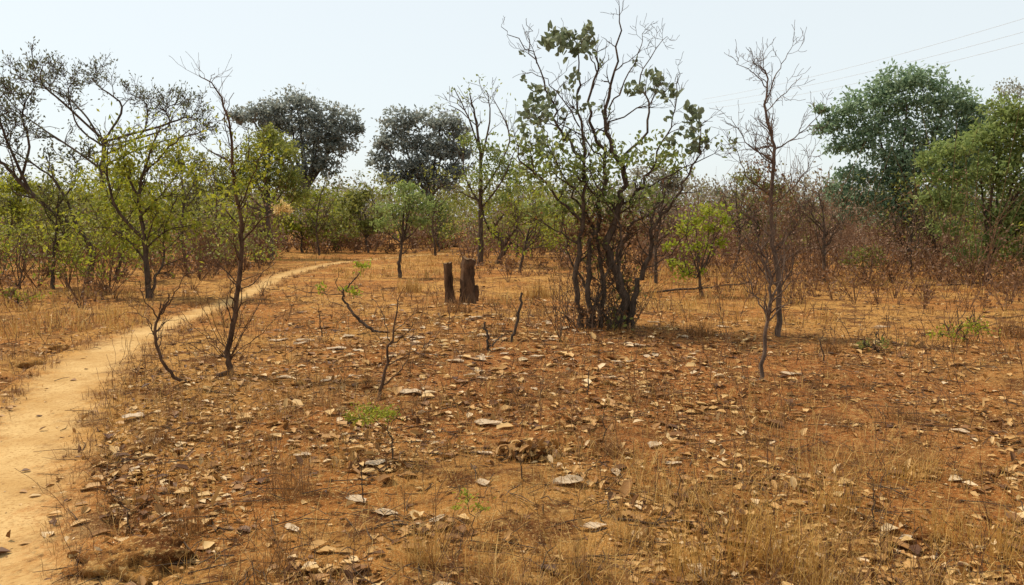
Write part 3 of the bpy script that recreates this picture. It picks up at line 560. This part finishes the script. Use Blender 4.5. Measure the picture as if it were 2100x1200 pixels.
mid = [(10,26,345,460,120,'yg','yellowish tree at the left edge under the leaning dark tree',7),
 (70,34,380,480,130,'olive','low olive tree behind the leaning dark trunk at left',7), (140,40,395,485,110,'yg','small yellow green tree left of the flat crowned tree trunk',6),
 (400,32,300,450,120,'olive','olive tree between the feathery tree and the slender leafless tree',8), (445,42,390,490,110,'yg','low yellow green tree behind the slender leafless trunk',6),
 (620,40,385,495,100,'yg','yellow green tree under the large dark evergreen crown',7), (685,44,395,490,100,'olive','olive tree standing to the right of the large evergreen trunk',7),
 (755,40,372,480,100,'olive','leafy olive tree between the two dark evergreens',8), (900,42,385,480,90,'green','green tree below the dark rounded evergreen crown',7),
 (1060,36,372,470,100,'yg','light green tree just right of the thin tall trunk',7), (1120,46,385,480,90,'bright','bright green tree seen left of the central tree',6),
 (1340,30,335,450,120,'greyleaf','brownish half dead tree behind the right side of the central tree',6), (1470,48,375,470,90,'greyleaf','dull grey tree on the skyline above the bright small tree',6),
 (1545,31,335,470,120,'olive','dull green tree directly behind the leafless grey tree',7), (1655,50,385,470,90,'greyleaf','grey leafed tree right of the leafless grey tree',6), (1725,46,400,470,100,'greyleaf','greyish bushy tree left of the big blue green tree',6),
 (320,46,400,490,110,'olive','dark olive tree behind the feathery tree trunk',7), (530,46,410,500,100,'green','low green tree at the foot of the dome crowned tree',7), (255,30,330,450,130,'yg','yellow green tree just behind the feathery tree',8)]
for (px, D, tp, bt, w, mt, lab, k) in mid:
    gtree('woodland_tree', lab, (px, 0, D), auto(px, tp, bt, w, k+4), mt, 9, .14*D/32, .07*D/32, .055*D/32, .4, per=18, sig=.32, twigs=5)
t = Tree('crooked_tree', 'small crooked dark tree to the right of the stumps', 'tree', (1020, 541), None, 'bark', dict(rmin=.008, kids=2))
t.limb('trunk', [(1020,541),(1032,505),(1014,470),(1036,435)], .11, .03, 6, .6, 1, .4, dy=0, ground=True)
for pts in ([(1024,530),(1046,500),(1040,490)], [(1030,510),(1062,460),(1058,430)], [(1018,490),(995,455),(990,420)]): t.limb('branch', pts, .06, .015, 4, .6, 1, .4)
mb = MB(); t.tipleaves(mb, 8, .15, .14, .07, .6, simple=True); t.crown(mb, 'olive')
# ================================================================ stumps
def stump(pts, r, label, top_tilt, group=None):
    b = G(*pts[0]); t = thing('tree_stump', label, 'stump', b, group); D = b.y
    m_ = 17; q = dens(np.array([tuple(P(x, y, D)) for (x, y) in pts]), m_); q[0, 2] -= .08; n = 18
    rr = np.linspace(r*1.1, r*.95, m_); rr[:4] *= [1.4, 1.25, 1.12, 1.05]; rr *= 1+.12*(rng.random(m_)-.5)
    th_a = np.arange(n)/n*6.283; flute = 1+.13*np.sin(th_a*5+r*40)+.08*np.sin(th_a*3+1)+.07*(rng.random(n)-.5)
    V = np.stack([q[:, None, 0]+rr[:, None]*flute[None, :]*np.cos(th_a)[None, :], q[:, None, 1]+rr[:, None]*flute[None, :]*np.sin(th_a)[None, :], np.repeat(q[:, 2:3], n, 1)], -1)
    V[1:-1] += rng.normal(size=V[1:-1].shape)*r*.05; V[-1, :, 2] += top_tilt*(V[-1, :, 0]-q[-1, 0])+rng.normal(size=n)*.03
    ii = np.arange(m_-1)[:, None]*n; jj = np.arange(n)[None, :]; kk = (jj+1) % n
    mb = MB(); mb.add(V.reshape(-1, 3), np.stack([ii+jj, ii+kk, ii+n+kk, ii+n+jj], -1).reshape(-1, 4)); topv = V[-1].copy(); mb.build('trunk', M['stump'], t, smooth=True)
    cm = MB(); c = topv.mean(0)+[0, 0, .01]; inn = c+(topv-c)*.96; inn[:, 2] -= .004
    mm = c+(topv-c)*.5; mm[:, 2] += rng.normal(size=n)*.012
    V = np.concatenate([inn, mm, [c]]); f = [[i, (i+1) % n, n+(i+1) % n, n+i] for i in range(n)]+[[2*n, n+i, n+i+1, n+(i+2) % n] for i in range(0, n, 2)]
    cm.add(V, f); cm.build('cut_top', M['cut'], t); return t
stump([(924,622),(920,580),(918,540)], .080, 'thinner left one of two upright cut stumps in the clearing', .3)
stump([(958,624),(958,575),(961,530)], .130, 'thicker right one of two upright cut stumps in the clearing', -.15)
stump([(974,618),(977,600),(976,585)], .045, 'short thin broken stump beside the thick cut stump', .5)
# ================================================================ small bare plants, sticks
def twig_plant(name, label, cat, base, strokes, mat='redbark', n=3, L=.15, leaf=None, rmin=.002, group=None, part='stem'):
    t = Tree(name, label, cat, base, group, mat, dict(rmin=rmin, kids=2, spread=.6))
    for i, (pts, r0, r1) in enumerate(strokes): t.limb(part if i == 0 else 'branch', pts, r0, r1, n, L, 0 if L < .2 else 1, .35, ground=(i == 0), dy=(0 if i == 0 else None))
    return t
twig_plant('bare_sapling', 'small leaning leafless sapling in the middle foreground soil', 'sapling', (776, 820), [([(776,820),(790,760),(806,682),(820,605)], .018, .004), ([(801,705),(860,662)], .006, .003), ([(796,750),(850,720),(880,700)], .006, .002), ([(800,700),(782,640),(760,610)], .006, .002), ([(785,790),(830,750),(845,690)], .007, .002), ([(806,682),(850,640)], .005, .002)], n=4)
t = twig_plant('curved_branch', 'curved bare stem with a few yellow green leaves left of the leaf strewn soil', 'sapling', (778, 682), [([(778,682),(745,665),(716,632),(703,604),(720,580),(742,556)], .028, .006), ([(703,604),(650,602),(590,588)], .008, .003), ([(708,612),(690,580),(700,550)], .007, .003), ([(716,632),(680,620),(655,585)], .006, .003)], 'bark')
mb = MB(); t.lobes(mb, [(742,548,16,16,0),(715,600,20,12,0),(660,590,12,8,0)], 7, .06, .03, 10, .4, False); t.crown(mb, 'bright', 'leaves')
twig_plant('broken_stem', 'single leaning broken dark stem standing left of the central tree', 'stem', (1050, 702), [([(1050,702),(1062,642),(1070,600)], .022, .016), ([(1060,650),(1052,620)], .008, .004)], 'bark', 1, .1)
twig_plant('broken_stem', 'short forked dark broken stem on the pale leaf litter', 'stem', (1003, 718), [([(1003,718),(999,690),(995,660)], .022, .012), ([(1004,712),(1018,700),(1032,686)], .013, .006)], 'bark', 1, .1)
def twigbush(label, base, pxs, r=.008, n=2, L=.15, mat='redbark', leafm=None, group=None, name='bare_shrub', cat='shrub', rmin=.0025):
    t = Tree(name, label, cat, base, group, mat, dict(rmin=rmin, kids=2, spread=.5))
    bx, by = base[0], base[1] if len(base) == 2 else basepy(base[2])
    for (x, y) in pxs: t.limb('stem', [(bx+random.uniform(-4, 4), by), ((bx+x)/2+random.uniform(-4, 4), (by+y)/2), (x, y)], r, r*.4, n, L, 0, .4, ground=True)
    return t
twigbush('leafless twiggy shrub close to the left foot of the central tree', (1150, 702), [(1105,610),(1125,570),(1150,560),(1172,590),(1135,600),(1185,640),(1165,560)], .007, 4)
twigbush('leafless shrub of brown twigs at the left edge of the picture', (40, 592), [(15,520),(35,490),(55,500),(70,540),(5,560),(45,470)], .016, 4, .4, 'bark', None, None, 'bare_shrub', 'shrub', .006)
twigbush('low tuft of dead twigs on red soil at far right middle', (1695, 560), [(1680,490),(1695,470),(1710,480),(1700,500)], .016, 3, .5, 'brownbark', rmin=.006)
shr = [(1640,40,'brown leafless shrub right of the leafless grey tree, nearest to it'), (1745,34,'brown leafless shrub below the left side of the blue green tree'), (1800,30,'tall brown leafless shrub under the blue green crown'), (1835,36,'dense brown leafless shrub at the trunk of the blue green tree'), (1905,32,'brown leafless shrub between the blue green tree and right edge tree'), (1950,40,'far brown leafless shrub left of the right edge trunk'), (560,38,'brown leafless shrub behind the bend of the footpath'), (690,40,'brown leafless shrub beyond the far end of the footpath'), (430,36,'brown leafless shrub left of the footpath bend'), (890,38,'brown leafless shrub behind the thinner stump'), (1110,38,'brown leafless shrub seen between stumps and central tree'), (1380,36,'brown leafless shrub right behind the central tree'), (1520,40,'brown leafless shrub behind the leafless grey tree, on its left'), (90,30,'brown leafless shrub at the foot of the leaning dark tree')]
for (px, D, lab) in shr:
    b = basepy(D); t = Tree('bare_shrub', lab, 'shrub', (px, 0, D), None, 'brownbark', dict(rmin=.006, kids=3, spread=.6))
    for _ in range(6):
        x = px+random.uniform(-45, 45); y = b-random.uniform(40, 90)
        t.limb('stem', [(px+random.uniform(-6, 6), b), ((px+x)/2, (b+y)/2), (x, y)], .018, .008, 5, .6, 1, .3, ground=True)
    mb = MB(); t.tipleaves(mb, 2, .15, .11, .055, .6, simple=True); t.crown(mb, 'thicket', 'dead_leaves')
gtree('green_bush', 'small dull green bush in front of the brown thicket on the right', (1775, 578), [(1765,525,35,14),(1790,530,35,14),(1740,535,20,10),(1780,515,25,10)], 'olive', 7, .09, .05, .03, .5, 'bark', cat='shrub', per=18, sig=.35)
gtree('green_bush', 'low yellowish green shrub in the dry grass at right', (1985, 700), [(1960,680,40,10),(2010,675,40,12),(1930,685,25,8),(1990,665,30,8)], 'yg', 6, .05, .03, .012, .5, 'bark', cat='shrub', per=12, sig=.4)
gtree('green_bush', 'small low green shrub right of the bare sapling foot', (1800, 722), [(1790,705,25,8),(1815,700,22,8),(1770,710,16,6)], 'olive', 6, .05, .03, .012, .5, 'bark', cat='shrub', per=10, sig=.4)
gtree('green_bush', 'small yellow green bush at the left edge beside the bare shrub', (40, 622), [(30,605,30,9),(60,608,22,8),(10,600,16,8)], 'yg', 7, .07, .04, .015, .5, 'bark', cat='shrub', per=14, sig=.4)
t = twig_plant('seedling', 'feathery yellow green seedling on a dark stem in the foreground', 'seedling', (805, 942), [([(805,942),(803,900),(788,862)], .006, .003), ([(803,895),(760,855),(715,862)], .003, .002), ([(800,880),(815,848),(822,838)], .003, .002)], 'bark', 1, .06)
mb = MB(); t.lobes(mb, [(765,842,35,8,0),(735,862,26,8,.05),(790,850,30,8,-.05),(720,850,12,5,0)], 12, .026, .01, 14, .4, False, .9); t.crown(mb, 'yg', 'leaves')
t = twig_plant('seedling', 'small thin seedling with a few lime leaves at the bottom centre', 'seedling', (968, 1110), [([(968,1110),(966,1050),(960,1000)], .003, .0015), ([(966,1050),(985,1025),(1000,1000)], .0018, .0012)], 'bark', 1, .06, rmin=.001)
mb = MB(); t.lobes(mb, [(955,1020,20,14,0),(985,1040,20,10,0),(940,1040,14,8,0)], 7, .026, .012, 5, .45, False, .8); t.crown(mb, 'yg', 'leaves')
for pts, lab in [([(745,1032),(742,985),(734,940)], 'thin dark dead stalk below the feathery seedling'), ([(1240,905),(1241,870),(1237,835)], 'upright dead stalk in the red soil right of centre'), ([(1792,1085),(1790,1020),(1783,965)], 'tall dead stalk in the golden grass at lower right'), ([(268,1085),(262,1045),(238,1015),(212,1005)], 'crooked dead twig standing near the sandy path edge'), ([(1395,1045),(1392,1000),(1394,960)], 'thin dead stalk near the lower right middle'),
                 ([(1075,985),(1068,950),(1060,930)], 'short dead stalk beside the brown leaf heap'), ([(1690,745),(1686,700),(1690,670)], 'thin dead stalk in the soil right of the leafless tree'), ([(1205,810),(1208,770),(1212,740)], 'thin dead stalk in front of the central tree'), ([(660,690),(656,650),(650,620)], 'thin dead stalk left of the curved bare stem')]:
    twig_plant('dead_stalk', lab, 'stalk', pts[0], [(pts, .0045*G(*pts[0]).y/4.5, .0018)], 'bark', 4, .08, rmin=.0013)
def lying(name, label, a, b, r, mat, bend=.02, lift=0):
    A = G(*a); B = G(*b); mb = MB(); n = 9; pts = []
    for i in range(n):
        p = A.lerp(B, i/(n-1)); side = Vector((-(B-A).y, (B-A).x, 0)).normalized(); p += side*bend*math.sin(i*.9); p.z = float(h([p.x], [p.y])[0])+r*.8+lift*(i/(n-1)); pts.append(p)
    mb.tube(pts, list(np.linspace(r, r*.5, n)), 7, .25)
    for _ in range(3):
        i = random.randint(2, n-2); grow(mb, pts[i], ((B-A).normalized()+rv()*.4+Vector((0, 0, .2))).normalized(), r*14, r*.4, 0, [], DEF)
    tag(mb.build(name, M[mat], origin=A, smooth=True), label, 'branch')
lying('fallen_branch', 'long thin fallen branch lying right of the central tree', (1290, 607), (1540, 591), .03, 'bark', .06, .12)
lying('fallen_twig', 'dark straight twig lying on the sand at the bottom right', (1268, 1068), (1368, 1076), .009, 'bark', .006)
lying('fallen_twig', 'short bent twig lying left of the thick grass near the path', (236, 980), (206, 1012), .006, 'bark', .01)
lying('fallen_branch', 'dark fallen branch under the right edge tree', (1880, 590), (2010, 582), .025, 'bark', .06)
# ================================================================ grass tufts
def tuft(px, py, hgt, n, sig, mat, label, lean=.6, w=.0015):
    b = G(px, py); mb = MB(); sig *= .75; n = int(n*1.15); c = np.array(b)+np.concatenate([rng.normal(size=(n, 2)).clip(-1.6, 1.6)*sig, np.zeros((n, 1))], 1); c[:, 2] = h(c[:, 0], c[:, 1])-.01
    mb.blades(c, hgt*rng.uniform(.3, 1.15, n), w*max(1, b.y/5), lean); tag(mb.build('grass_tuft', M[mat], origin=b), label, 'grass tuft')
for a in [(870,1160,.30,130,.07,'straw','tall dry grass tuft at the bottom centre'), (1540,1150,.42,170,.13,'strawgold','tallest golden grass tuft at lower right'), (1640,1190,.34,120,.10,'strawgold','golden grass tuft at the bottom edge right of the tallest tuft'), (1420,1190,.34,110,.09,'strawgold','golden grass tuft at the bottom edge left of the tallest tuft'),
          (1720,1050,.28,110,.12,'strawgold','golden grass tuft beside the tall dead stalk'), (1180,1195,.24,90,.08,'straw','dry grass tuft at the bottom edge right of the centre'), (1000,1190,.2,70,.07,'straw','thin grass tuft at the bottom edge below the lime seedling'), (320,915,.17,110,.09,'strawdark','brown grass tuft near the right edge of the path'), (420,880,.12,70,.08,'strawdark','small brown grass tuft right of the path side tuft'),
          (600,1010,.24,150,.11,'strawdark','wide brown grass tuft in the left foreground'), (380,1100,.2,130,.09,'strawdark','brown grass tuft behind the earth lump at lower left'), (1250,930,.2,110,.08,'strawdark','brown grass tuft at the foot of the upright dead stalk'), (1945,1110,.25,130,.12,'strawgold','golden grass tuft near the lower right corner'), (2070,1150,.32,130,.12,'strawgold','golden grass tuft in the lower right corner'),
          (1860,860,.12,70,.06,'strawdark','dark little grass tuft on the open soil at right'), (2080,690,.35,140,.18,'strawdark','brown grass clump at the right edge below the spreading tree'), (1700,720,.22,100,.12,'strawdark','brown grass clump right of the leafless tree foot'), (1440,690,.28,110,.12,'strawdark','brown grass clump between central tree and leafless tree'), (840,600,.4,160,.2,'straw','pale grass clump left of the cut stumps'),
          (940,640,.3,120,.16,'strawdark','brown grass clump at the feet of the cut stumps'), (1100,610,.4,160,.22,'straw','pale grass clump right of the cut stumps'), (560,1180,.16,90,.08,'strawdark','short brown grass tuft at the bottom edge left of centre'), (1300,1110,.18,90,.08,'straw','short dry grass tuft below the lying straight twig'), (1850,990,.2,110,.1,'strawgold','golden grass tuft right of the tall dead stalk'), (700,960,.13,70,.07,'straw','short grass tuft below the feathery seedling on its left')]:
    tuft(*a)
# ================================================================ big dry leaves, clods
def dry_leaf(px, py, s, label, group=None, mat='paleleaf'):
    b = G(px, py); mb = MB(); nu, nv = 9, 7; yaw = random.choice([0, math.pi])+random.gauss(0, .8); curl = random.uniform(.1, .6); tl = random.uniform(-.05, .15)
    fat = random.uniform(.22, .36); ph = random.uniform(0, 6); V = []
    for i in range(nu):
        u = i/(nu-1); w = fat*math.sin(math.pi*min(1, u*.94+.04))**.7; l_, r_ = 1+random.uniform(-.22, .22), 1+random.uniform(-.22, .22)
        for j in range(nv):
            v = (j/(nv-1)-.5)*2; x = (u-.5)+random.uniform(-.012, .012); y = v*w*(l_ if v < 0 else r_)*(1-.2*curl*abs(v)); z = .01+abs(v)**1.6*curl*w*.6+.2*curl*(u-.5)**2+tl*u*.3+.03*math.sin(u*7+v*2.5+ph)+random.uniform(-.008, .008)
            V.append((x*s, y*s, z*s))
    V = np.array(V); ca, sa = math.cos(yaw), math.sin(yaw); V = np.stack([V[:, 0]*ca-V[:, 1]*sa, V[:, 0]*sa+V[:, 1]*ca, V[:, 2]], 1)
    hz_ = h(V[:, 0]+b.x, V[:, 1]+b.y); V = V+np.array([b.x, b.y, 0]); V[:, 2] += .5*hz_+.5*np.maximum(hz_, hz_.mean())+.008
    mb.add(V, [[i*nv+j, (i+1)*nv+j, (i+1)*nv+j+1, i*nv+j+1] for i in range(nu-1) for j in range(nv-1)])
    tag(mb.build('dry_leaf', M[mat], origin=b, smooth=True), label, 'leaf', group)
for a in [(675,781,.22,'pale dry leaf left of the leaning leafless sapling'), (730,775,.21,'flat pale leaf close left of the leaning leafless sapling stem'), (836,806,.26,'large pale leaf right of the leaning leafless sapling foot'), (987,777,.17,'round pale leaf on the brown soil at the centre'), (690,716,.24,'pale leaf below the curved bare stem on its left'),
          (570,700,.26,'pale leaf right of the slender tree shoots'), (1166,992,.22,'broad pale leaf in the centre foreground'), (731,1028,.15,'pale leaf in the foreground below the thin dark stalk'), (792,1056,.13,'flat pale leaf right of the foreground dark stalk'), (1000,872,.24,'long pale leaf lying in front of the round pale leaf'), (271,859,.2,'pale leaf between the path and the bent stem'),
          (1216,1086,.14,'curled pale leaf left of the lying straight twig'), (896,1068,.11,'curled tan leaf at the bottom centre'), (1378,952,.13,'small pale leaf right of the brown grass tuft with stalk'), (1968,886,.14,'small pale leaf on open soil at the far right'), (1621,769,.22,'pale leaf just right of the bare sapling foot'), (1100,734,.20,'pale leaf in front of the twiggy shrub'),
          (1342,916,.15,'pale leaf on the red soil right of the upright dead stalk'), (1140,512,.9,'broad pale patch of fallen leaf far behind the stumps'), (599,1086,.11,'small curled pale leaf in the left foreground'), (992,932,.13,'small pale leaf above the lime seedling'), (620,936,.12,'tiny pale leaf above the wide brown grass tuft'), (1806,676,.28,'pale leaf on the soil far right behind the low green shrub'), (1857,1106,.09,'small tan leaf in the golden grass at lower right'),
          (275,965,.12,'small pale leaf near the right edge of the path'), (1262,972,.14,'thin pale leaf right of the broad pale foreground leaf'), (990,992,.12,'dark edged pale leaf above the lime seedling stem'), (770,952,.14,'tan curled leaf just left of the feathery seedling foot')]:
    dry_leaf(*a)
c = scatter(800, 7.5, 16, 18, lambda x, y: np.exp(-((x+.3)/2.2)**2-((y-11.2)/2.8)**2), 0)[:85]
for q in c:
    d = Vector(q)-Vector((0, 0, CZ)); u = d.x; w = d.y*cp-d.z*sp_; vv = d.y*sp_+d.z*cp
    dry_leaf(1050+F*u/w, 600-F*vv/w, random.uniform(.09, .23), 'pale dry leaf among many strewn in front of the stumps and central tree', 'pale leaves strewn in the clearing')
def clod(px, py, s, label, flat=.5):
    b = G(px, py); mb = MB(); n = 9
    V = []; Fq = []
    g = np.linspace(-1, 1, n)
    for ax in range(3):
        for sg in (-1, 1):
            o = len(V)
            for u in g:
                for v in g:
                    w = [0, 0, 0]; w[ax] = sg; w[(ax+1) % 3] = u; w[(ax+2) % 3] = v; V.append(w)
            for i in range(n-1):
                for j in range(n-1):
                    q = [o+i*n+j, o+(i+1)*n+j, o+(i+1)*n+j+1, o+i*n+j+1]; Fq.append(q if sg > 0 else q[::-1])
    V = np.array(V, float); V /= np.linalg.norm(V, axis=1)[:, None]
    k = vn(V[:, 0]*2.3+px, V[:, 1]*2.3+V[:, 2]*1.7, 71)+.5*vn(V[:, 0]*5+px, V[:, 1]*5-V[:, 2]*4, 72)+.25*vn(V[:, 0]*11+px, V[:, 1]*11-V[:, 2]*9, 73)
    V = V*(.5+.6*k)[:, None]*np.array([1.2, .9, flat])*s+np.array(b)
    key = {}; rm = []; U = []
    for v in V:
        kk = tuple(np.round(v, 5))
        if kk not in key: key[kk] = len(U); U.append(v)
        rm.append(key[kk])
    mb.add(np.array(U), np.array(rm)[np.array(Fq)]); tag(mb.build('earth_clod', M['clod'], origin=b), label, 'clod')
for a in [(270,1160,.20,'large half buried lump of earth at the lower left beside the path',.5), (165,1180,.07,'smaller earth lump left of the large one at the path edge'), (1075,826,.08,'dark earth clod in the middle of the clearing'), (610,790,.09,'earth clod left of the pale leaf beside the leaning sapling'), (1905,1105,.07,'earth clod in the golden grass near the lower right corner'), (1760,1130,.06,'small earth clod below the tall dead stalk'), (1450,830,.06,'red earth clod left of the bare sapling foot'), (60,748,.14,'low earth ridge lump left of the footpath'), (120,715,.10,'small earth lump left of the footpath behind the ridge'), (930,885,.06,'earth clod below the large pale leaf at centre')]:
    clod(*a)
b = G(1080, 935); mb = MB(); n = 150
q = np.array(b)+rng.normal(size=(n, 3)).clip(-1.7, 1.7)*np.array([.12, .08, 0])+np.stack([np.zeros(n), np.zeros(n), rng.random(n)**1.6*.08], 1)
mb.leaves(q, rng.uniform(.05, .11, n), rng.uniform(.03, .055, n), 1.0, None, .4); tag(mb.build('leaf_heap', M['litter'], origin=b), 'small heap of curled brown leaves in the centre foreground', 'leaf heap')
# ================================================================ power lines
for (a, bb, lab) in [((2300,-24), (1440,204), 'uppermost of three thin power lines at upper right'), ((2300,8), (1450,212), 'middle one of three thin power lines at upper right'), ((2300,34), (1460,222), 'lowest of three thin power lines at upper right')]:
    A = P(a[0], a[1], 36); z = A.z; d = ray(*bb); Bq = Vector((0, 0, CZ))+d*((z-CZ)/d.z); mb = MB(); pts = []
    for i in range(25):
        t_ = i/24; p = A.lerp(Bq, t_); p.z -= .9*4*t_*(1-t_)*.5; pts.append(p)
    mb.tube(pts, [.008]*25, 5); tag(mb.build('power_line', M['wire'], origin=A), lab, 'power line')
# ================================================================ light, sky, camera
EL, AZ = math.radians(56), math.atan2(-.80, .45)
sd = Vector((math.sin(AZ)*math.cos(EL), math.cos(AZ)*math.cos(EL), math.sin(EL)))
L = bpy.data.lights.new('sun', 'SUN'); L.energy = 5.0; L.angle = math.radians(.6); L.color = (1, .90, .74)
lo = bpy.data.objects.new('sun', L); lo.rotation_euler = sd.to_track_quat('Z', 'Y').to_euler(); C.objects.link(lo)
w = bpy.data.worlds.new('World'); S.world = w; w.use_nodes = True; nt = w.node_tree
bg = nt.nodes['Background']; sk = nt.nodes.new('ShaderNodeTexSky'); sk.sky_type = 'NISHITA'; sk.sun_disc = False; sk.sun_elevation = EL; sk.sun_rotation = AZ
sk.dust_density = 2.5; sk.air_density = 1.0; sk.ozone_density = 1.0; sk.altitude = 300
hz = mix(nt, .70, sk.outputs[0], (10.2, 10.9, 10.9)); nt.links.new(hz, bg.inputs[0]); bg.inputs[1].default_value = .104
cam = bpy.data.cameras.new('camera'); cam.sensor_width = 36; cam.lens = F/2100*36; cam.clip_end = 6000; cam.clip_start = .05
co = bpy.data.objects.new('camera', cam); co.location = (0, 0, CZ); co.rotation_euler = (math.pi/2-PIT, 0, 0); C.objects.link(co); S.camera = co
